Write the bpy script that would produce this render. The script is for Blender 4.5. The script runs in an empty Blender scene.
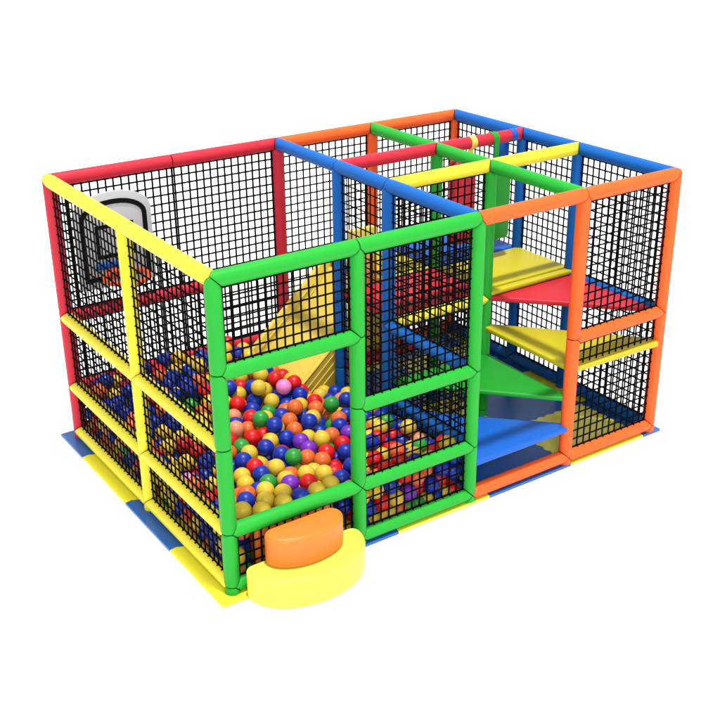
WORLD, KEY, FRONT = 1.22, 24000.0, 1000.0
import bpy, bmesh, math, random
import numpy as np
from mathutils import Vector, Matrix
random.seed(5)
V = Vector
S = bpy.context.scene
C = bpy.context.collection

# ------------------------------------------------------------------ sizes (metres)
XP = [0.0, 1.175, 2.330, 3.474, 4.585]        # uprights along the front
YL, YA, YB, YY = 1.476, 1.197, 1.993, 3.099  # uprights going back
ZB, Z1, Z2, Z3, H = 0.09, 0.565, 1.275, 1.872, 2.572
R = 0.061
x0, x1, x2, x3, x4 = XP

# ------------------------------------------------------------------ materials
def mat(name, col, rough=0.45, spec=0.35, noise=0.05, nscale=6.0, bump=0.06, bscale=60.0, coat=0.0):
    m = bpy.data.materials.new(name); m.use_nodes = True
    nt = m.node_tree; b = nt.nodes['Principled BSDF']
    tc = nt.nodes.new('ShaderNodeTexCoord')
    n = nt.nodes.new('ShaderNodeTexNoise'); n.inputs['Scale'].default_value = nscale
    n.inputs['Detail'].default_value = 4
    nt.links.new(tc.outputs['Object'], n.inputs['Vector'])
    mx = nt.nodes.new('ShaderNodeMix'); mx.data_type = 'RGBA'
    mx.inputs['A'].default_value = (*[c * (1 - noise) for c in col], 1)
    mx.inputs['B'].default_value = (*[min(1, c * (1 + noise)) for c in col], 1)
    nt.links.new(n.outputs['Fac'], mx.inputs['Factor'])
    nt.links.new(mx.outputs['Result'], b.inputs['Base Color'])
    b.inputs['Roughness'].default_value = rough
    b.inputs['Specular IOR Level'].default_value = spec
    b.inputs['Coat Weight'].default_value = coat
    b.inputs['Coat Roughness'].default_value = 0.15
    if bump:
        n2 = nt.nodes.new('ShaderNodeTexNoise'); n2.inputs['Scale'].default_value = bscale
        n2.inputs['Detail'].default_value = 3
        nt.links.new(tc.outputs['Object'], n2.inputs['Vector'])
        bp = nt.nodes.new('ShaderNodeBump'); bp.inputs['Strength'].default_value = bump
        bp.inputs['Distance'].default_value = 0.01
        nt.links.new(n2.outputs['Fac'], bp.inputs['Height'])
        nt.links.new(bp.outputs['Normal'], b.inputs['Normal'])
    return m

PAL = {
    'green':  (0.011, 0.265, 0.022),
    'yellow': (0.600, 0.525, 0.030),
    'red':    (0.410, 0.016, 0.032),
    'blue':   (0.002, 0.082, 0.330),
    'orange': (0.660, 0.085, 0.014),
}
FOAM = {k: mat('foam_' + k, c, 0.5, 0.16) for k, c in PAL.items()}
VINYL = {
    'yellow': mat('vinyl_yellow', (0.36, 0.31, 0.012), 0.45, 0.2, bscale=25),
    'red': mat('vinyl_red', (0.40, 0.014, 0.026), 0.45, 0.2, bscale=25),
    'blue': mat('vinyl_blue', (0.004, 0.075, 0.36), 0.45, 0.2, bscale=25),
    'green': mat('vinyl_green', (0.008, 0.21, 0.016), 0.45, 0.2, bscale=25),
    'orange': mat('vinyl_orange', (0.56, 0.135, 0.016), 0.42, 0.25, bscale=25),
    'step': mat('vinyl_step_yellow', (0.60, 0.53, 0.06), 0.45, 0.2, bscale=25),
    'slide': mat('vinyl_slide', (0.54, 0.41, 0.06), 0.4, 0.4, noise=0.12, nscale=9, bscale=14, bump=0.12),
}
MATM = {
    'blue': mat('mat_blue', (0.014, 0.082, 0.31), 0.25, 0.25, bscale=90),
    'yellow': mat('mat_yellow', (0.60, 0.55, 0.03), 0.3, 0.5, bscale=90),
}
CORE = mat('joint_dark', (0.004, 0.008, 0.005), 0.7, 0.2, bump=0)
CORD = mat('net_black', (0.0025, 0.0025, 0.003), 0.9, 0.03, bump=0)
BALLM = {
    'yellow': mat('ball_yellow', (0.45, 0.31, 0.022), 0.38, 0.26, bump=0, noise=0.03),
    'blue': mat('ball_blue', (0.003, 0.018, 0.23), 0.38, 0.26, bump=0, noise=0.03),
    'red': mat('ball_red', (0.42, 0.004, 0.006), 0.38, 0.26, bump=0, noise=0.03),
    'orange': mat('ball_orange', (0.46, 0.085, 0.015), 0.38, 0.26, bump=0, noise=0.03),
    'green': mat('ball_green', (0.015, 0.19, 0.025), 0.38, 0.26, bump=0, noise=0.03),
    'purple': mat('ball_purple', (0.11, 0.015, 0.30), 0.38, 0.26, bump=0, noise=0.03),
    'salmon': mat('ball_salmon', (0.46, 0.16, 0.09), 0.38, 0.26, bump=0, noise=0.03),
    'pink': mat('ball_pink', (0.55, 0.15, 0.38), 0.38, 0.26, bump=0, noise=0.03),
}
GREY = mat('board_grey', (0.36, 0.36, 0.37), 0.4, 0.3, bump=0.02)
BLACKP = mat('board_black', (0.004, 0.004, 0.005), 0.7, 0.05, bump=0)
RIMM = mat('rim_orange', (0.46, 0.055, 0.012), 0.4, 0.3, bump=0)
GROUND = mat('studio_white', (0.97, 0.97, 0.97), 0.9, 0.0, noise=0.003, nscale=0.3, bump=0)

# ------------------------------------------------------------------ object helpers
def thing(name, label, cat, loc=(0, 0, 0), group=None):
    o = bpy.data.objects.new(name, None); C.objects.link(o)
    o.location = loc; o.empty_display_size = 0.2
    o['label'] = label; o['category'] = cat
    if group: o['group'] = group
    return o

def tag(o, label, cat, group=None):
    o['label'] = label; o['category'] = cat
    if group: o['group'] = group
    return o

def obj(name, bm, mats, parent=None, label=None, smooth=35, loc=None):
    me = bpy.data.meshes.new(name)
    bmesh.ops.recalc_face_normals(bm, faces=bm.faces[:])
    bm.to_mesh(me); bm.free()
    for m in (mats if isinstance(mats, (list, tuple)) else [mats]): me.materials.append(m)
    if smooth is not None:
        me.shade_smooth(); me.set_sharp_from_angle(angle=math.radians(smooth))
    o = bpy.data.objects.new(name, me); C.objects.link(o)
    if parent: o.parent = parent
    if label: o['label'] = label
    if loc is not None: o.location = loc
    return o

def perp(d):
    a = V((0, 0, 1)) if abs(d.z) < 0.9 else V((1, 0, 0))
    u = d.cross(a).normalized(); return u, d.cross(u).normalized()

def add_prism(bm, pts, z0, z1, bevel=0.0, seg=2):
    """upright prism over a plan outline"""
    lo = [bm.verts.new((p[0], p[1], z0)) for p in pts]
    hi = [bm.verts.new((p[0], p[1], z1)) for p in pts]
    f = [bm.faces.new(lo[::-1]), bm.faces.new(hi)]
    n = len(pts)
    for i in range(n): f.append(bm.faces.new((lo[i], lo[(i+1) % n], hi[(i+1) % n], hi[i])))
    if bevel:
        bm.normal_update()
        es = {e for ff in f for e in ff.edges}
        es = [e for e in es if e.calc_face_angle(0) > 0.5]
        bmesh.ops.bevel(bm, geom=es, offset=bevel, segments=seg, affect='EDGES', profile=0.5)

def add_box(bm, a, b, bevel=0.0, mi=0):
    n0 = len(bm.faces)
    add_prism(bm, [(a[0], a[1]), (b[0], a[1]), (b[0], b[1]), (a[0], b[1])], a[2], b[2], bevel)
    if mi:
        bm.faces.ensure_lookup_table()
        for f in bm.faces[n0:]: f.material_index = mi

def add_extrude(bm, pts, d, bevel=0.0):
    """pts: 3-D outline, d: extrusion vector"""
    d = V(d)
    a = [bm.verts.new(p) for p in pts]; b = [bm.verts.new(V(p) + d) for p in pts]
    n = len(pts); f = [bm.faces.new(a[::-1]), bm.faces.new(b)]
    for i in range(n): f.append(bm.faces.new((a[i], a[(i+1) % n], b[(i+1) % n], b[i])))
    if bevel:
        bm.normal_update()
        es = [e for e in {e for ff in f for e in ff.edges} if e.calc_face_angle(0) > 0.35]
        bmesh.ops.bevel(bm, geom=es, offset=bevel, segments=2, affect='EDGES', profile=0.5)

def add_tube(bm, pts, r, seg=10, closed=False, mi=0):
    pts = [V(p) for p in pts]; n = len(pts); rings = []
    for i, p in enumerate(pts):
        if closed: t = (pts[(i+1) % n] - pts[i-1]).normalized()
        else: t = (pts[min(i+1, n-1)] - pts[max(i-1, 0)]).normalized()
        u, w = perp(t)
        if rings and (u.dot(pu) < 0): u, w = -u, -w
        pu = u
        rings.append([bm.verts.new(p + r*(math.cos(a)*u + math.sin(a)*w)) for a in [2*math.pi*k/seg for k in range(seg)]])
    m = n if closed else n-1
    for i in range(m):
        A, B = rings[i], rings[(i+1) % n]
        for k in range(seg):
            f = bm.faces.new((A[k], A[(k+1) % seg], B[(k+1) % seg], B[k])); f.material_index = mi
    if not closed:
        for rg in (rings[0], rings[-1]):
            f = bm.faces.new(rg); f.material_index = mi

# ------------------------------------------------------------------ padded pipes, mitred against every neighbour
members = []          # (a, b, colour, kind, key)
def key(p): return tuple(round(c, 3) for c in p)
def beam(a, b, col): members.append((V(a), V(b), col, 'beam', None))
def post(x, y, zs, col):
    k = ('post', x, y)
    zz = [0.0] + sorted(zs)
    for a, b in zip(zz[:-1], zz[1:]): members.append((V((x, y, a)), V((x, y, b)), col, 'post', k))

for i, c, zs in ((0, 'green', [ZB, Z1, Z2, Z3, H]), (1, 'green', [ZB, Z1, Z2, Z3, H]), (2, 'green', [ZB, Z1, Z2, H]),
                 (3, 'orange', [ZB, Z2, H]), (4, 'orange', [ZB, Z2, H])):
    post(XP[i], 0, zs, c)
post(x0, YL, [ZB, Z1, Z2, H], 'yellow'); post(x0, YY, [ZB, Z1, Z2, H], 'red')
post(x2, YY, [ZB, Z1, Z2, H], 'red'); post(x3, YY, [ZB, Z2, H], 'orange'); post(x4, YY, [ZB, Z2, H], 'orange')
post(x4, YB, [ZB, Z2, H], 'blue'); post(x4, YA, [ZB, Z2, H], 'blue')
post(x2, YB, [ZB, Z1, Z2, H], 'blue'); post(x2, YA, [ZB, Z1, Z2, H], 'blue')
post(x3, YB, [ZB, Z2, H], 'green'); post(x3, YA, [ZB, Z2, H], 'green')
# front
for z in (ZB, Z1, Z3, H): beam((x0, 0, z), (x1, 0, z), 'green')
for z in (ZB, Z1, Z2, H): beam((x1, 0, z), (x2, 0, z), 'green')
for z in (ZB, H): beam((x2, 0, z), (x3, 0, z), 'orange')
for z in (ZB, Z2, H): beam((x3, 0, z), (x4, 0, z), 'orange')
# left
for z in (ZB, Z1, Z2, H):
    beam((x0, 0, z), (x0, YL, z), 'yellow'); beam((x0, YL, z), (x0, YY, z), 'yellow')
# back
for z in (ZB, Z1, Z2, H):
    beam((x0, YY, z), (x1, YY, z), 'red'); beam((x1, YY, z), (x2, YY, z), 'red')
for z in (ZB, Z2, H):
    beam((x2, YY, z), (x3, YY, z), 'orange'); beam((x3, YY, z), (x4, YY, z), 'orange')
# right
for z in (ZB, Z2, H):
    for a, b in ((0, YA), (YA, YB), (YB, YY)): beam((x4, a, z), (x4, b, z), 'blue')
# dividing frame of the pit
for z in (ZB, Z1, Z2, H):
    beam((x2, 0, z), (x2, YA, z), 'blue')
    if z in (ZB, H): beam((x2, YA, z), (x2, YB, z), 'blue')
for z in (ZB, H): beam((x2, YB, z), (x2, YY, z), 'blue')
# inner frames
for a, b in ((0, YA), (YA, YB), (YB, YY)): beam((x3, a, H), (x3, b, H), 'green')
for a, b in ((YA, YB), (YB, YY)): beam((x3, a, Z2), (x3, b, Z2), 'green')
beam((x2, YA, H), (x3, YA, H), 'yellow'); beam((x3, YA, H), (x4, YA, H), 'yellow')
beam((x2, YA, Z2), (x3, YA, Z2), 'yellow')
beam((x2, YB, H), (x3, YB, H), 'red'); beam((x3, YB, H), (x4, YB, H), 'red')
beam((x2, YB, Z2), (x3, YB, Z2), 'red'); beam((x2, YB, Z1), (x3, YB, Z1), 'red')

nodes = {}
for m in members:
    a, b = m[0], m[1]; d = (b - a).normalized()
    nodes.setdefault(key(a), []).append(d); nodes.setdefault(key(b), []).append(-d)

SEG = 28
def cut(node, d, o):
    """how far from the node a sleeve starts at radial offset o"""
    t = None
    for e in nodes[key(node)]:
        if (e - d).length < 1e-4: continue
        k = 1 - d.dot(e)
        v = o.dot(e) / k
        t = v if t is None else max(t, v)
    return 0.0 if t is None else max(t, -R)

def add_sleeve(bm, a, b, r=R):
    d = (b - a).normalized(); L = (b - a).length
    u, w = perp(d); rings = []
    lone_a = len(nodes[key(a)]) == 1; lone_b = len(nodes[key(b)]) == 1
    prof = [(0.004, 0.30), (0.004, 0.86), (0.0055, 0.94), (0.010, 0.985), (0.018, 1.0)]
    for which in (0, 1):
        node, dd = (a, d) if which == 0 else (b, -d)
        rs = []
        for g, q in prof:
            ring = []
            for k in range(SEG):
                an = 2*math.pi*k/SEG; o = (math.cos(an)*u + math.sin(an)*w) * r * q
                t = cut(node, dd, o) + g
                ring.append(bm.verts.new(node + o + dd * t))
            rs.append(ring)
        rings.append(rs)
    seq = rings[0] + rings[1][::-1]
    for A, B in zip(seq[:-1], seq[1:]):
        for k in range(SEG): bm.faces.new((A[k], A[(k+1) % SEG], B[(k+1) % SEG], B[k]))
    bm.faces.new(seq[0][::-1]); bm.faces.new(seq[-1])

frame = thing('play_frame', 'indoor soft play frame of colourful padded pipes, black nets and foam platforms', 'play structure')
posts = {}
for a, b, col, kind, k in members:
    if kind == 'beam':
        bm = bmesh.new(); add_sleeve(bm, a, b)
        # dark steel core that shows in the seams
        d = (b-a).normalized(); add_tube(bm, [a + d*0.004, b - d*0.004], R*0.8, 16, mi=1)
        obj('beam', bm, [FOAM[col], CORE], frame, '%s padded beam' % col, smooth=30)
    else: posts.setdefault((k, col), []).append((a, b))
for (k, col), segs in posts.items():
    bm = bmesh.new()
    for a, b in segs: add_sleeve(bm, a, b)
    add_tube(bm, [segs[0][0] + V((0, 0, .006)), segs[-1][1] - V((0, 0, .004))], R*0.8, 16, mi=1)
    obj('post', bm, [FOAM[col], CORE], frame, '%s padded post' % col, smooth=30)

# ------------------------------------------------------------------ nets
CW, CH, CR = 0.079, 0.086, 0.0066
def net(origin, du, lu, z0, z1, out, cw=CW, CR=CR):
    """square mesh between pipe axes: origin (x, y), du horizontal unit, out = side the ties show on"""
    bm = bmesh.new(); du = V(du); out = V(out); up = V((0, 0, 1)); o = V((origin[0], origin[1], 0))
    def strip(p, q, n, t, w, th):
        # bar from p to q, half width w along t, half thickness th along n
        vs = []
        for e in (p, q):
            for su, sv in ((-1, -1), (1, -1), (1, 1), (-1, 1)): vs.append(bm.verts.new(e + t*w*su + n*th*sv))
        for i in range(4): bm.faces.new((vs[i], vs[(i+1) % 4], vs[4+(i+1) % 4], vs[4+i]))
        bm.faces.new(vs[:4]); bm.faces.new(vs[4:])
    def tie(c, dirn, t, w, angs=(0, 10, 20)):
        # short lacing turn over the pipe: c pipe axis point, dirn from the axis towards the net
        rr = R + 0.004; prev = None
        for a in angs:
            ra = math.radians(a); rad = dirn*math.cos(ra) + out*math.sin(ra)
            ring = [bm.verts.new(c + rad*(rr - .006) - t*w), bm.verts.new(c + rad*(rr - .006) + t*w),
                    bm.verts.new(c + rad*(rr + .004) + t*w), bm.verts.new(c + rad*(rr + .004) - t*w)]
            if prev:
                for i in range(4): bm.faces.new((prev[i], prev[(i+1) % 4], ring[(i+1) % 4], ring[i]))
            else: bm.faces.new(ring)
            prev = ring
        bm.faces.new(prev)
    nu = max(2, round((lu - 2*R) / cw)); nz = max(2, round((z1 - z0 - 2*R) / CH))
    su = (lu - 2*R) / nu; sz = (z1 - z0 - 2*R) / nz
    for i in range(nu + 1):
        s = R + i*su; s = min(max(s, R + .006), lu - R - .006)
        w = CR * (1.0 if 0 < i < nu else 1.2)
        jit = random.uniform(-.002, .002)
        strip(o + du*(s + jit) + up*(z0 + R*.8), o + du*(s - jit) + up*(z1 - R*.8), out, du, w, CR*.8)
        if 0 < i < nu:
            tie(o + du*s + up*z0, up, du, w*.9); tie(o + du*s + up*z1, -up, du, w*.9)
    for j in range(nz + 1):
        z = z0 + R + j*sz; z = min(max(z, z0 + R + .005), z1 - R - .005)
        w = CR * (0.95 if 0 < j < nz else 1.2)
        jit = random.uniform(-.002, .002)
        strip(o + du*R*.8 + up*(z + jit) + out*.004, o + du*(lu - R*.8) + up*(z - jit) + out*.004, out, up, w, CR*.8)
        if 0 < j < nz:
            tie(o + up*z, du, up, w*.9, (0, 6, 12)); tie(o + du*lu + up*z, -du, up, w*.9, (0, 6, 12))
    return obj('net_panel', bm, CORD, frame, smooth=None)

net((x2, YA), (0, 1, 0), YB-YA, ZB, H, (-1, 0, 0), .079, .0050)
LV = [(ZB, Z1), (Z1, Z2), (Z2, H)]
net((x0, 0), (1, 0, 0), x1-x0, ZB, Z1, (0, -1, 0), .071, .0056); net((x0, 0), (1, 0, 0), x1-x0, Z3, H, (0, -1, 0), .071, .0056)
for a, b in LV: net((x1, 0), (1, 0, 0), x2-x1, a, b, (0, -1, 0), .079, .0055)
for a, b in ((ZB, Z2), (Z2, H)): net((x3, 0), (1, 0, 0), x4-x3, a, b, (0, -1, 0), .080, .0058)
for a, b in LV:
    net((x0, 0), (0, 1, 0), YL, a, b, (-1, 0, 0), .074, .0057); net((x0, YL), (0, 1, 0), YY-YL, a, b, (-1, 0, 0), .074, .0057)
    net((x0, YY), (1, 0, 0), x2, a, b, (0, -1, 0), .077, .0073)
    net((x2, 0), (0, 1, 0), YA, a, b, (-1, 0, 0), .079, .0050)
for a, b in ((ZB, Z2), (Z2, H)):
    net((x2, YY), (1, 0, 0), x3-x2, a, b, (0, -1, 0)); net((x3, YY), (1, 0, 0), x4-x3, a, b, (0, -1, 0))
    for p, q in ((0, YA), (YA, YB), (YB, YY)): net((x4, p), (0, 1, 0), q-p, a, b, (-1, 0, 0), .077, .0064)
net((x2, YA), (1, 0, 0), x3-x2, Z2, H, (0, -1, 0), .08, .0055); net((x2, YA), (1, 0, 0), x3-x2, ZB, Z2, (0, -1, 0), .08, .005)
# dark doubled edge where the two pieces of back netting meet
bm = bmesh.new(); add_box(bm, (x1-.009, YY-.018, Z2+R), (x1+.009, YY-.009, H-R)); add_box(bm, (x1-.009, YY-.018, Z1+R), (x1+.009, YY-.009, Z2-R))
obj('net_seam', bm, CORD, frame, smooth=None)

# ------------------------------------------------------------------ platforms and decks
def wedge(pts, ztop, th, col, label, name='platform'):
    bm = bmesh.new(); add_prism(bm, pts, ztop-th, ztop, 0.012, 3)
    return obj(name, bm, VINYL[col], frame, label, smooth=40)
e = 0.05
wedge([(x2+.03, -e), (x3-.035, -e), (x3-.0, 0.04), (x2+.03, YA)], 0.415, 0.05, 'blue', 'lowest blue triangular step')
wedge([(x3-.005, -.03), (x3+.03, YA), (x2+.04, YA+.02), (x2+.04, YA-.06)], 0.70, 0.045, 'green', 'green triangular step')
wedge([(x3+.01, -.05), (x4-.06, -.075), (x4-.03, .03), (x3+.03, YA+.02), (x3-.03, YA), (x3-.03, 0)], 1.0, 0.05, 'yellow', 'yellow triangular step')
wedge([(x4-.04, .03), (x4-.01, YA), (x3+.03, YA+.01), (x3+.02, YA-.05)], 1.30, 0.05, 'red', 'red triangular step')
def deck(xa, xb, ya_, yb_, col, label):
    bm = bmesh.new()
    add_prism(bm, [(xa, ya_), (xb, ya_), (xb, yb_), (xa, yb_)], 1.315, 1.365, 0.014, 3)
    return obj('deck', bm, VINYL[col], frame, label, smooth=40)
d1 = deck(x3+.02, x4-.0, YA+.035, YB-.012, 'yellow', 'yellow deck')
bm = bmesh.new(); add_box(bm, (x3+.02, YA-.065, 1.305), (x4-.02, YA+.030, 1.352), 0.02)
obj('edge_pad', bm, VINYL['yellow'], frame)
deck(x3+.01, x4-.0, YB+.012, YY-.0, 'blue', 'blue deck')
deck(x2+.0, x3-.01, YA+.0, YB-.012, 'red', 'red deck')
deck(x2+.5, x3-.01, YB+.012, YY-.0, 'yellow', 'yellow deck at the top of the slide')

# coloured straps on the red hanging beam
def strap(x, col, name='strap', parent=None, y=YB, z=H):
    bm = bmesh.new(); n = 24; rr = R + .006; w = .035; A = []
    for k in range(n):
        a = 2*math.pi*k/n
        A.append([bm.verts.new((x + s*w, y + q*math.cos(a), z + q*math.sin(a))) for s, q in ((-1, R*.99), (-1, rr), (1, rr), (1, R*.99))])
    for k in range(n):
        for i in range(4): bm.faces.new((A[k][i], A[k][(i+1) % 4], A[(k+1) % n][(i+1) % 4], A[(k+1) % n][i]))
    return bm

# ------------------------------------------------------------------ hanging bags
def bag(x, y, w, th, ztop, zbot, col, label, rotz=0, strapx=None):
    t = thing('punch_bag', label, 'punch bag', (x, y, zbot), 'soft bags hanging from the red beam')
    bm = bmesh.new()
    pts = []; r = min(w*.22, .08)
    for cx, cz, a0 in ((w/2-r, ztop-zbot-r, 0), (-w/2+r, ztop-zbot-r, 90), (-w/2+r, r, 180), (w/2-r, r, 270)):
        for k in range(6):
            a = math.radians(a0 + 18*k); pts.append((cx + r*math.cos(a), -th/2, cz + r*math.sin(a)))
    add_extrude(bm, pts, (0, th, 0), 0.03)
    o = obj('bag_body', bm, VINYL[col], t, smooth=50); o.rotation_euler[2] = rotz
    sx = x if strapx is None else strapx
    bm = strap(sx, col)
    yf = YB-R-.010 if col == 'green' else y-.004
    add_box(bm, (sx-.03, yf, ztop-.02), (sx+.03, yf+.009, H - (0 if col == 'green' else R*.9)), 0)
    bmesh.ops.translate(bm, verts=bm.verts[:], vec=(-x, -y, -zbot))
    obj('strap', bm, VINYL['slide' if col == 'red' else col], t, 'yellow strap' if col == 'red' else None, smooth=40)
    return t
bag(3.80, YB, .29, .11, 2.42, 1.55, 'red', 'red soft punch bag hanging left of the green one under the red beam', strapx=3.90)
bag(4.18, YB-.12, .25, .11, 2.38, 1.56, 'green', 'green soft punch bag hanging from a green strap above the yellow deck', strapx=4.18)
bag(4.41, YB+.12, .17, .08, 2.50, 1.95, 'blue', 'blue soft punch bag hanging behind the green one', strapx=4.43)

# ------------------------------------------------------------------ slide
sl = thing('slide', 'yellow foam slide with raised sides running down into the ball pit', 'slide', (1.4, 2.55, 0))
def zs(x): return .44 + .88*(x-1.92)
sy0, sy1 = 2.07, 3.02
xt, xb = 2.80, 1.45
top = 1.30
def prof(dz, y):
    return [(xb-1.4, y, .02), (xb-1.4, y, max(.03, zs(xb)+dz)), (xt-.12-1.4, y, zs(xt-.12)+dz), (xt-1.4, y, top+dz*.5-.04), (xt+.18-1.4, y, top+dz*.5-.04), (xt+.18-1.4, y, .62), (xb+.65-1.4, y, .02)]
bm = bmesh.new(); add_extrude(bm, prof(-.07, sy0+.07-2.55), (0, sy1-sy0-.14, 0), 0.02)
obj('slide_bed', bm, VINYL['slide'], sl)
for y, dz in ((sy0, 0), (sy1-.07, .13)):
    bm = bmesh.new(); add_extrude(bm, prof(dz, y-2.55), (0, .068, 0), 0.024)
    rail = obj('side_rail', bm, VINYL['slide'], sl)
    for k in (.10, .19, .28):
        bm = bmesh.new(); add_tube(bm, [(1.75-1.4+k*.9, y-2.55-.001, zs(1.75+k*.9)+dz-k), (2.62-1.4, y-2.55-.001, zs(2.62)+dz-k)], .007, 8)
        obj('piping', bm, VINYL['slide'], rail)
bm = bmesh.new()
add_box(bm, (2.44-1.4, YB-.03-2.55, 1.345), (2.75-1.4, YB+.04-2.55, 1.94), 0.02)
obj('side_board', bm, VINYL['slide'], sl, 'tall guard board at the slide top')

# ------------------------------------------------------------------ half-round steps
def half_disc(cx, ry, rx, y0, sgn, rc=.03, n=40):
    pts = [(cx + rx - rc + rc*math.sin(a), y0 + sgn*rc*(1 - math.cos(a))) for a in [math.pi/2*k/6 for k in range(6)]]
    pts += [(cx + rx*math.cos(math.pi*k/n), y0 + sgn*(rc + (ry-rc)*math.sin(math.pi*k/n))) for k in range(n+1)]
    pts += [(cx - rx + rc - rc*math.sin(a), y0 + sgn*rc*(1 - math.cos(a))) for a in [math.pi/2*k/6 for k in range(5, -1, -1)]]
    return pts
bm = bmesh.new(); add_prism(bm, half_disc(0, .43, .51, 0, -1, .07), 0.004, 0.265, 0.032, 5)
tag(obj('step_block', bm, VINYL['step'], smooth=40, loc=(.57, -R-.012, 0)), 'large yellow half-round foam step standing on the floor before the frame', 'foam step')
bm = bmesh.new(); add_prism(bm, half_disc(0, .285, .335, 0, -1, .09), 0, 0.262, 0.034, 5)
tag(obj('step_block', bm, VINYL['orange'], smooth=40, loc=(.556, -R-.012, .267)), 'smaller orange half-round foam step lying on the yellow one', 'foam step')
bm = bmesh.new(); add_prism(bm, half_disc(0, .36, .36, 0, 1), 0.03, 0.50, 0.03, 4)
tag(obj('step_block', bm, VINYL['orange'], smooth=40, loc=(.62, R+.012, 0)), 'orange half-round foam step half buried in balls inside the entrance', 'foam step')

# ------------------------------------------------------------------ basketball board
bb = thing('basketball_board', 'grey arched basketball board with black outlines and orange ring on the back net', 'basketball hoop', (.53, YY-.05, 1.5))
def arch(w, h, r, n=7):
    pts = [(-w/2, 0), (w/2, 0)]
    for k in range(n+1):
        a = math.pi/2*k/n; pts.append((w/2 - r + r*math.cos(a), h - r*.55 + r*.55*math.sin(a)))
    for k in range(n+1):
        a = math.pi/2 + math.pi/2*k/n; pts.append((-w/2 + r + r*math.cos(a), h - r*.55 + r*.55*math.sin(a)))
    return pts
bm = bmesh.new(); add_extrude(bm, [(p[0], -.02, p[1]) for p in arch(.76, .90, .36)], (0, .035, 0), 0.006)
obj('backboard', bm, GREY, bb)
def outline(pts, wd, y, z0):
    bm = bmesh.new(); n = len(pts); P = [V((p[0], p[1], 0)) for p in pts]; I = []
    for i in range(n):
        a, b, c = P[i-1], P[i], P[(i+1) % n]
        n1 = V((-(b-a).y, (b-a).x, 0)).normalized(); n2 = V((-(c-b).y, (c-b).x, 0)).normalized()
        m = (n1+n2).normalized(); I.append(b + m*wd/max(.5, m.dot(n1)))
    def q(p, yy): return bm.verts.new((p.x, yy, p.y + z0))
    A = [q(p, y) for p in P]; B = [q(p, y) for p in I]; A2 = [q(p, y+.006) for p in P]; B2 = [q(p, y+.006) for p in I]
    for i in range(n):
        j = (i+1) % n
        bm.faces.new((A[i], A[j], B[j], B[i])); bm.faces.new((A[i], A[j], A2[j], A2[i])); bm.faces.new((B[i], B[j], B2[j], B2[i]))
    return bm
obj('border_stripe', outline(arch(.66, .76, .31), .045, -.026, .07), BLACKP, bb, smooth=None)
obj('target_square', outline([(-.19, 0), (.19, 0), (.19, .32), (-.19, .32)], .035, -.026, .28), BLACKP, bb, smooth=None)
bm = bmesh.new(); n = 36; rc = .20
add_tube(bm, [(-.03 + rc*math.cos(2*math.pi*k/n), -.30 + rc*math.sin(2*math.pi*k/n), .17) for k in range(n)], .026, 10, True)
rim = obj('rim', bm, RIMM, bb)
bm = bmesh.new(); add_box(bm, (-.11, -.12, .10), (.11, -.027, .19), .006); obj('bracket', bm, RIMM, rim)
bm = bmesh.new()
add_box(bm, (-.22, -.06, .19), (.16, -.027, .245), .006); obj('blue_plate', bm, VINYL['blue'], bb)
bm = bmesh.new(); add_box(bm, (.43, .045, -.93), (.458, .06, .24)); obj('stand_bar', bm, GREY, bb)

# ------------------------------------------------------------------ floor mats, toothed edges
def teeth(a, b, c, axis):
    """toothed line at coordinate c from a to b"""
    n = max(2, int(abs(b-a)/.055)); pts = []
    for k in range(n+1):
        s = a + (b-a)*k/n; off = .013 if k % 2 else -.013
        if k in (0, n): off = 0
        pts.append((c+off, s) if axis == 'x' else (s, c+off))
    return pts
MX = [-.155, .55, 1.53, 2.52, 3.50, 4.46, 4.70]
MY = [-.125, .79, 1.68, 2.675, 3.24]
MYF = -.065
ROWN = ['along the front edge', 'in the second row from the front', 'in the third row from the front', 'in the back row']
PLN = ['at the left end', 'second from the left', 'below the pit divider', 'below the open stair bay', 'below the right-hand bay', 'sliver at the right end']
for i in range(6):
    for j in range(4):
        if i == 1 and j > 0: continue       # wholly under the balls
        a, b, c, d = MX[i], MX[i+1], MY[j], MY[j+1]
        if j == 0 and i > 0: c = MYF
        if j == 0 and i == 0: c = -.125
        g = .0012; pts = []
        ed = {'b': (j > 0), 'r': (i < 5), 't': (j < 3), 'l': (i > 0)}
        pts += teeth(a, b, c, 'y')[:-1] if ed['b'] else [(a, c)]
        pts += teeth(c, d, b, 'x')[:-1] if ed['r'] else [(b, c)]
        pts += teeth(a, b, d, 'y')[::-1][:-1] if ed['t'] else [(b, d)]
        pts += teeth(c, d, a, 'x')[::-1][:-1] if ed['l'] else [(a, d)]
        cx, cy = (a+b)/2, (c+d)/2
        pts = [(p[0]-cx, p[1]-cy) for p in pts]
        pts = [(p[0]*(1-g*2/(b-a)), p[1]*(1-g*2/(d-c))) for p in pts]
        bm = bmesh.new(); add_prism(bm, pts, 0.0, 0.022)
        col = 'yellow' if (i + j) % 2 == 0 else 'blue'
        lab = '%s toothed-edge floor mat %s, %s' % (col, PLN[i], ROWN[j])
        tag(obj('floor_mat', bm, MATM[col], smooth=None, loc=(cx, cy, 0.003)), lab, 'floor mat', 'interlocking floor mats under the play frame')

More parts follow.
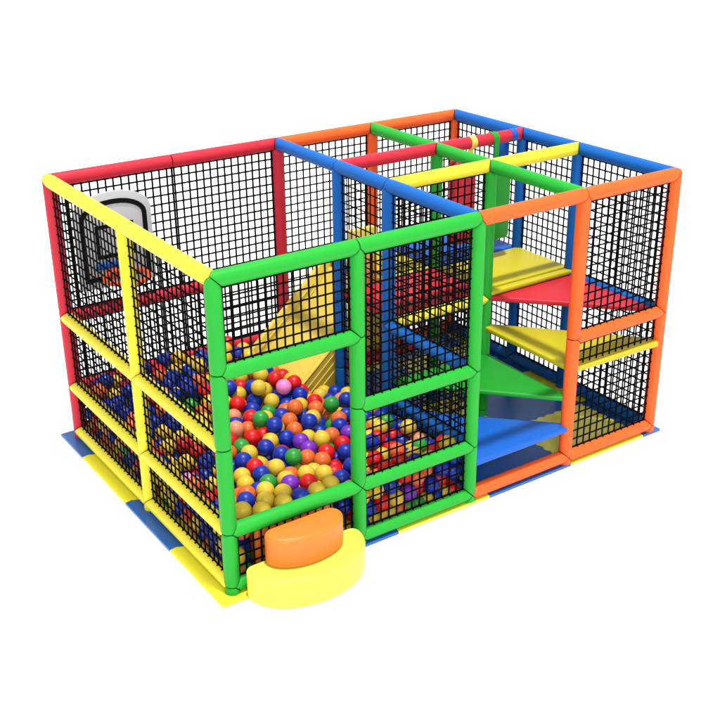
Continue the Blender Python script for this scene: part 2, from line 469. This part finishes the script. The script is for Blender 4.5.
# ------------------------------------------------------------------ balls
# settled positions in millimetres, the ones showing largest first
BALLS = [
    157,104,465, 344,104,574, 217,183,575, 104,104,250, 104,247,502, 538,104,574, 694,108,574, 843,104,574, 1165,104,484,
    149,869,496, 1083,105,363, 104,430,506, 1310,104,516, 990,127,574, 104,1198,469, 1823,104,519, 1700,104,437, 1018,751,529,
    1606,222,467, 2164,104,584, 1564,104,379, 274,1273,477, 1082,107,104, 104,104,104, 1373,394,492, 104,197,363, 1693,563,542,
    940,1090,493, 533,1120,520, 423,878,490, 613,1463,496, 1482,650,474, 1132,1259,580, 1612,392,479, 823,707,512, 1993,104,243,
    242,1583,496, 388,1556,487, 1969,104,500, 1749,104,252, 2097,104,374, 2171,671,494, 1455,1195,547, 1193,104,249, 104,2021,551,
    1087,1424,586, 1408,104,387, 1394,894,524, 1266,104,374, 859,1468,536, 319,1822,512, 392,1150,484, 254,487,480, 923,1296,507,
    1826,1404,527, 104,2728,623, 654,2271,599, 1195,1172,470, 1079,364,531, 1752,230,497, 104,1385,462, 1332,1884,647, 1068,156,235,
    668,995,496, 801,2270,622, 1566,1824,613, 918,1888,551, 468,2336,598, 2226,104,449, 1122,2074,630, 104,2419,574, 657,1714,492,
    1494,1503,551, 1025,248,326, 2034,1468,488, 1471,104,252, 436,1402,470, 330,2570,615, 790,1660,530, 130,587,500, 104,1679,497,
    1332,104,242, 1656,698,497, 311,298,575, 441,218,574, 1092,1870,553, 1230,629,483, 1613,104,240, 1834,104,371, 676,703,500,
    277,795,487, 729,325,574, 104,1834,515, 859,253,574, 1156,756,474, 329,2186,557, 944,346,104, 282,646,486, 104,794,375,
    104,1533,470, 104,1085,373, 636,2081,492, 937,353,288, 1889,1086,485, 452,1894,513, 1089,2637,652, 468,2493,631, 1005,278,104,
    862,408,104, 819,431,243, 1494,2128,639, 940,2231,584, 2226,104,303, 514,347,574, 611,234,574, 1269,1044,472, 1618,2589,636,
    1045,2986,620, 981,895,500, 1209,2526,622, 218,2853,647, 882,2986,640, 299,2358,577, 666,2986,594, 1581,2007,624, 1421,1812,510,
    1678,899,488, 1174,104,104, 777,448,104, 1186,267,495, 1950,806,501, 1818,362,506, 530,2928,577, 1274,104,104, 1396,2674,641,
    1324,1241,484, 1691,1742,528, 763,2156,514, 170,2287,551, 2226,104,104, 344,2041,508, 967,461,520, 1358,1382,506, 497,648,492,
    698,849,493, 1940,104,104, 1257,897,466, 712,2522,601, 1338,732,480, 542,789,483, 1474,104,104, 685,470,104, 779,1092,487,
    1848,104,104, 478,2187,528, 750,1388,476, 972,2394,616, 1697,1470,493, 1207,2279,628, 1378,104,104, 1707,1872,599, 283,943,489,
    2130,104,104, 217,1934,498, 2043,334,490, 104,938,374, 795,1986,518, 1684,1047,495, 1540,960,481, 682,470,247, 1567,104,104,
    1541,788,473, 2074,887,492, 104,1426,319, 650,541,503, 723,1846,505, 1752,104,104, 1858,943,453, 2087,192,492, 104,1301,245,
    1048,1193,477, 104,295,247, 786,1244,477, 104,652,369, 1297,1916,505, 188,2142,549, 593,474,104, 104,2345,421, 158,110,104,
    1383,2344,560, 1660,104,104, 728,2753,586, 498,2035,517, 910,2090,530, 1576,2738,617, 997,1774,487, 811,2632,612, 2035,104,104,
    104,2629,494, 500,459,104, 104,506,378, 1499,2864,641, 595,2408,573, 104,2986,293, 1083,1604,526, 388,421,545, 1813,644,509,
    104,228,104, 104,432,251, 104,341,388, 642,1211,479, 232,2673,563, 1070,2292,559, 104,1700,241, 1758,1176,490, 1054,192,104,
    192,205,246, 1352,2540,583, 433,1745,448, 2098,672,365, 1228,2097,524, 546,469,244, 104,573,246, 1360,1528,492, 1533,2339,580,
    2099,815,364, 104,1534,104, 1208,1801,483, 350,2912,575, 1735,465,441, 104,719,239, 104,2840,282, 104,1764,376, 992,1497,479,
    104,863,247, 104,444,104, 1765,1601,489, 199,2528,554, 1920,246,486, 743,1533,470, 104,2492,427, 1045,2772,556, 104,1558,246,
    1595,2986,644, 104,2057,401, 104,2201,417, 771,461,532, 2115,156,237, 104,1009,246, 1510,2625,544, 104,1155,243, 2166,1863,369,
    382,2745,592, 1056,203,464, 2226,1456,373, 104,327,104, 2226,1314,372, 1027,1998,530, 1603,531,406, 1371,2087,557, 104,664,104,
    1189,2747,633, 779,2892,580, 426,433,104, 104,2855,535, 1966,169,368, 1324,1709,464, 104,547,104, 1501,428,387, 955,2889,543,
    355,394,250, 2226,599,376, 1392,1118,437, 854,2472,580, 2011,1901,362, 104,2698,281, 104,1912,391, 609,1089,399, 104,781,104,
    1059,1340,467, 1596,1364,474, 104,885,104, 230,1155,370, 104,1841,252, 2100,1242,371, 104,2272,277, 879,573,482, 104,1982,262,
    104,2128,267, 104,2558,279, 1887,1245,460, 1430,1956,568, 602,2613,564, 351,391,104, 2097,1385,372, 104,2415,277, 456,1017,448,
    104,1091,104, 104,1305,104, 2226,1171,377, 2226,886,376, 1607,2222,615, 1619,1622,486, 572,1973,387, 104,1873,108, 104,985,104,
    104,1415,104, 104,1196,104, 104,2986,464, 1546,2483,553, 1874,163,239, 1485,220,381, 2226,1738,384, 1053,2145,519, 1268,2961,589,
    1754,2959,543, 217,1492,382, 2226,1595,374, 104,1644,105, 1738,2669,534, 1313,2217,526, 1570,1501,425, 104,1754,106, 1104,2435,557,
    104,2478,122, 1220,434,456, 494,860,362, 940,1637,480, 1144,2881,579, 104,2170,115, 987,2538,587, 104,1976,110, 104,2371,120,
    1330,2827,561, 1540,1892,489, 2097,1099,366, 104,2583,122, 1355,641,364, 616,1590,419, 862,1056,371, 1827,1498,360, 104,2268,118,
    104,2886,122, 1738,2484,530, 104,2070,113, 584,1718,364, 1609,1276,356, 104,2778,122, 1863,532,429, 489,1265,446, 1545,1746,458,
    719,1994,385, 651,1854,372, 1766,2191,530, 104,2986,122, 304,1608,364, 104,2678,122, 392,547,466, 2099,528,365, 1084,536,468,
    1451,745,364, 1750,1270,376, 356,1225,363, 1811,780,455, 2111,1986,337, 518,479,505, 1777,2045,542, 1464,1627,475, 1685,1403,362,
    2055,1776,351, 234,1719,441, 2226,241,507, 1483,2986,544, 1580,317,356, 1315,229,435, 2226,453,380, 873,2337,504, 1231,1596,477,
    455,2622,546, 1742,2337,527, 752,2986,444, 987,1133,360, 1795,1893,475, 1969,747,361, 991,423,104, 789,2412,402, 602,2220,450,
    432,502,231, 1047,734,377, 289,340,104, 738,2381,551, 669,1467,359, 606,2986,435, 221,2986,569, 2101,1658,389, 1682,759,366,
    660,2342,411, 1079,310,104, 149,1625,365, 192,206,104, 918,1967,431, 234,865,365, 1205,1352,490, 1572,667,357, 916,783,427,
    2226,1029,376, 700,2137,366, 1667,1961,496, 1392,1982,424, 1082,393,104, 170,1289,372, 2226,306,375, 1849,1366,386, 330,375,419,
    2226,201,104, 1482,1281,429, 1164,1970,479, 1274,1122,348, 1453,885,388, 1663,200,333, 393,2439,493, 233,274,104, 669,2487,440,
    1966,1454,357, 920,1553,360, 901,915,377, 1710,619,367, 1656,1830,418, 1175,214,358, 1053,1009,437, 2226,743,376, 198,2893,395,
    1147,2606,499, 1371,2126,409, 777,2260,408, 507,1841,369, 905,479,104, 1972,457,366, 279,1986,373, 1862,2866,430, 1138,1483,460,
    233,275,368, 293,1367,364, 387,2285,465, 2095,1524,365, 1337,970,363, 1509,2054,493, 1789,1762,418, 1245,2395,545, 1922,1729,346,
    249,2270,410, 1474,2388,443, 1497,1899,353, 433,1343,334, 1538,1151,373, 986,1278,356, 325,2680,432, 851,1776,468, 886,2734,522,
    1651,2105,509, 596,479,380, 1858,2629,427, 1264,234,244, 453,444,379, 1247,2863,425, 1096,1824,381, 524,1492,362, 309,2986,431,
    381,1483,358, 1757,244,238, 729,1736,363, 1720,321,390, 1169,198,104, 1664,432,324, 794,1867,375, 1971,602,364, 866,1199,362,
    945,476,232, 1063,402,242, 1830,1148,364, 1662,2241,460, 1900,1986,341, 910,2209,424, 1056,1965,377, 972,319,439, 1950,1030,362,
    273,2804,497, 940,1837,350, 1937,204,104, 1165,2748,464, 236,2125,396, 1127,1253,366, 1261,2028,381, 1403,231,244, 1843,673,359,
    1173,2218,475, 1879,1856,361, 1364,464,361, 863,408,430, 1546,223,246, 620,772,359, 1968,1598,378, 629,913,380, 342,2370,352,
    370,1876,385, 451,1620,368, 1325,819,361, 1193,982,360, 150,2756,422, 1503,2203,510, 1473,1024,362, 1255,1314,356, 749,599,413,
    516,2356,441, 1041,880,360, 1680,1696,357, 365,789,368, 1843,391,362, 1972,1171,364, 1271,1452,404, 837,2086,392, 333,1745,339,
    804,535,104, 1288,2688,524, 1130,2094,387, 527,2107,389, 1127,1108,356, 1366,1843,376, 992,595,368, 824,2333,269, 1000,2379,444,
    912,2492,417, 1399,326,362, 895,2986,435, 1229,1886,369, 1839,245,361, 229,1844,370, 1180,840,355, 295,2534,430, 334,500,340,
    758,744,384, 1132,473,343, 1410,2263,411, 1617,1017,367, 1560,2870,479, 860,1680,353, 530,998,328, 428,2004,379, 698,556,104,
    485,2237,354, 1652,2567,466, 967,878,233, 1324,2986,432, 1975,890,382, 1459,2763,523, 2099,959,364, 1693,1551,370, 498,562,104,
    784,564,237, 2226,395,104, 2226,815,247, 192,1875,108, 713,1309,358, 188,552,104, 1249,2168,350, 729,1163,367, 1380,188,104,
    1471,564,354, 2226,1085,104, 1292,1251,230, 898,2902,122, 1421,2886,444, 192,2378,120, 1271,194,104, 683,2858,425, 1479,214,104,
    527,2502,474, 1438,1523,366, 180,350,104, 659,1668,245, 481,2986,122, 2226,1576,104, 973,1419,357, 172,1774,106, 388,2986,122,
    1595,875,367, 193,2986,122, 830,2986,282, 2226,1530,243, 2226,1783,104, 1813,1636,354, 1763,1022,372, 1618,1670,229, 183,1412,104,
    2226,672,248, 2226,1486,104, 2226,489,104, 2137,1986,104, 456,2740,443, 1875,866,288, 2226,1184,104, 1197,1554,340, 1133,284,240,
    1550,1630,355, 2130,204,104, 489,714,359, 2226,1285,104, 2226,1101,248, 922,609,239, 972,2801,409, 2226,1679,104, 174,1516,104,
    1434,1716,363, 1643,2986,474, 2111,311,235, 2226,987,104, 1127,616,350, 994,451,375, 545,2632,407, 190,2272,118, 1621,2986,245,
    984,2090,385, 188,1082,104, 949,2301,316, 740,459,378, 1694,2836,501, 460,2986,440, 1528,2986,381, 1232,708,357, 582,2986,122,
    228,2412,445, 768,880,366, 418,2575,390, 606,630,394, 1215,2986,122, 2034,201,104, 1179,2986,452, 1429,2986,122, 1259,2986,280,
    2226,958,247, 2226,299,104, 2226,1887,104, 891,2986,122, 179,770,104, 1441,2525,445, 2226,1986,250, 177,654,104, 536,2861,423,
    2226,1375,104, 1568,197,104, 257,2914,122, 2226,528,246, 244,2986,277, 1812,2986,393, 2226,1244,243, 2226,1677,251, 579,2897,122,
    973,2986,289, 740,1595,339, 1974,1311,361, 2226,1389,245, 1751,196,104, 2226,238,244, 1996,239,239, 200,2626,371, 1114,2986,296,
    682,2986,122, 2226,588,104, 186,1645,105, 726,1016,359, 233,342,236, 1879,309,239, 1757,881,365, 187,1307,104, 2146,1677,104,
    684,2986,291, 868,521,345, 194,2575,122, 2140,1787,104, 366,934,366, 2226,687,104, 2226,1837,241, 1110,2986,122, 384,2143,408,
    1406,2986,288, 192,2473,122, 2226,1986,104, 2226,383,250, 854,1338,383, 2095,241,355, 609,2744,484, 390,2986,289, 306,2986,122,
    787,2986,122, 1684,1144,349, 478,1144,363, 1035,2986,447, 1004,2986,122, 2226,887,104, 868,662,364, 1873,2253,439, 535,2986,284,
    2156,1448,104, 1323,2986,122, 1715,2986,321, 1530,2986,158, 1304,2570,425, 1844,207,104, 2226,786,104, 184,2870,122, 184,1198,104,
    575,1357,367,]
Q = np.array(BALLS).reshape(-1, 3) / 1000.0
BR = 0.075
cols = ['yellow']*30 + ['blue']*30 + ['red']*16 + ['orange']*12 + ['green']*5 + ['purple']*3 + ['salmon']*3 + ['pink']*1
names = {'yellow': 'mustard yellow', 'blue': 'dark blue', 'red': 'bright red', 'orange': 'orange', 'green': 'green', 'purple': 'purple', 'salmon': 'pale salmon', 'pink': 'pink'}
protos = {}
def ball_mesh(c):
    if c not in protos:
        bm = bmesh.new(); bmesh.ops.create_uvsphere(bm, u_segments=28, v_segments=16, radius=BR)
        me = bpy.data.meshes.new('ball'); bm.to_mesh(me); bm.free(); me.materials.append(BALLM[c]); me.shade_smooth()
        protos[c] = me
    return protos[c]
rest = []
for n, p in enumerate(Q):
    c = random.choice(cols)
    if n < 300:
        o = bpy.data.objects.new('ball', ball_mesh(c)); C.objects.link(o); o.location = tuple(float(t) for t in p)
        tag(o, '%s plastic ball lying among the others in the ball pit' % names[c], 'ball', '%s balls in the ball pit' % names[c])
    else: rest.append((p, c))
order = list(BALLM)
bm = bmesh.new(); bmesh.ops.create_icosphere(bm, subdivisions=3, radius=BR)
bv = np.array([v.co[:] for v in bm.verts]); bf = np.array([[v.index for v in f.verts] for f in bm.faces]); bm.free()
nv, nf = len(bv), len(bf); centres = np.array([p for p, c in rest])
av = (bv[None] + centres[:, None]).reshape(-1, 3)
af = (bf[None] + (np.arange(len(rest))*nv)[:, None, None]).reshape(-1, 3)
me = bpy.data.meshes.new('ball_fill'); me.from_pydata(av.tolist(), [], af.tolist())
me.polygons.foreach_set('material_index', np.repeat([order.index(c) for p, c in rest], nf).astype(np.int32))
me.shade_smooth()
for c in order: me.materials.append(BALLM[c])
o = bpy.data.objects.new('ball_fill', me); C.objects.link(o)
tag(o, 'mass of smaller-showing mixed plastic balls filling the pit behind the nets', 'balls'); o['kind'] = 'stuff'

# ------------------------------------------------------------------ white studio floor
bm = bmesh.new(); add_prism(bm, [(-60, -60), (60, -60), (60, 60), (-60, 60)], -.05, 0)
g = obj('floor', bm, GROUND, smooth=None); g['kind'] = 'structure'

# ------------------------------------------------------------------ light
w = bpy.data.worlds.new('World'); S.world = w; w.use_nodes = True
bg = w.node_tree.nodes['Background']; bg.inputs['Color'].default_value = (1, 1, 1, 1); bg.inputs['Strength'].default_value = WORLD
def area(name, loc, target, size, power, col=(1, 1, 1), shape='SQUARE'):
    l = bpy.data.lights.new(name, 'AREA'); l.shape = shape; l.size = size; l.energy = power; l.color = col
    o = bpy.data.objects.new(name, l); C.objects.link(o); o.location = loc
    o.rotation_euler = (V(target) - V(loc)).to_track_quat('-Z', 'Y').to_euler()
    return o
area('key_light', (1.2, -3.2, 40), (2.2, 1.5, 0), 2.0, KEY, (1, .98, .94), 'DISK')
area('front_light', (-4.5, -11, 8.5), (2.2, 1.0, 1.0), 3.0, FRONT, (1, 1, 1), 'DISK')

# ------------------------------------------------------------------ camera
cd = bpy.data.cameras.new('camera'); cam = bpy.data.objects.new('camera', cd); C.objects.link(cam)
cd.sensor_width = 36; cd.sensor_fit = 'HORIZONTAL'; cd.lens = 1117.4*36/720; cd.clip_end = 500; cd.clip_start = .05
Rv = V((0.82549914, -0.56433281, -0.00892453)); Uv = V((0.23975172, 0.33630341, 0.91072451)); Fv = V((0.51095037, 0.75394197, -0.41291794))
M = Matrix(((Rv.x, Uv.x, -Fv.x, -3.15379042), (Rv.y, Uv.y, -Fv.y, -6.42470605), (Rv.z, Uv.z, -Fv.z, 5.17945268), (0, 0, 0, 1)))
cam.matrix_world = M
S.camera = cam
S.view_settings.view_transform = 'Standard'; S.view_settings.look = 'None'
S.view_settings.exposure = 0; S.view_settings.gamma = 1
S.render.resolution_x = S.render.resolution_y = 1024
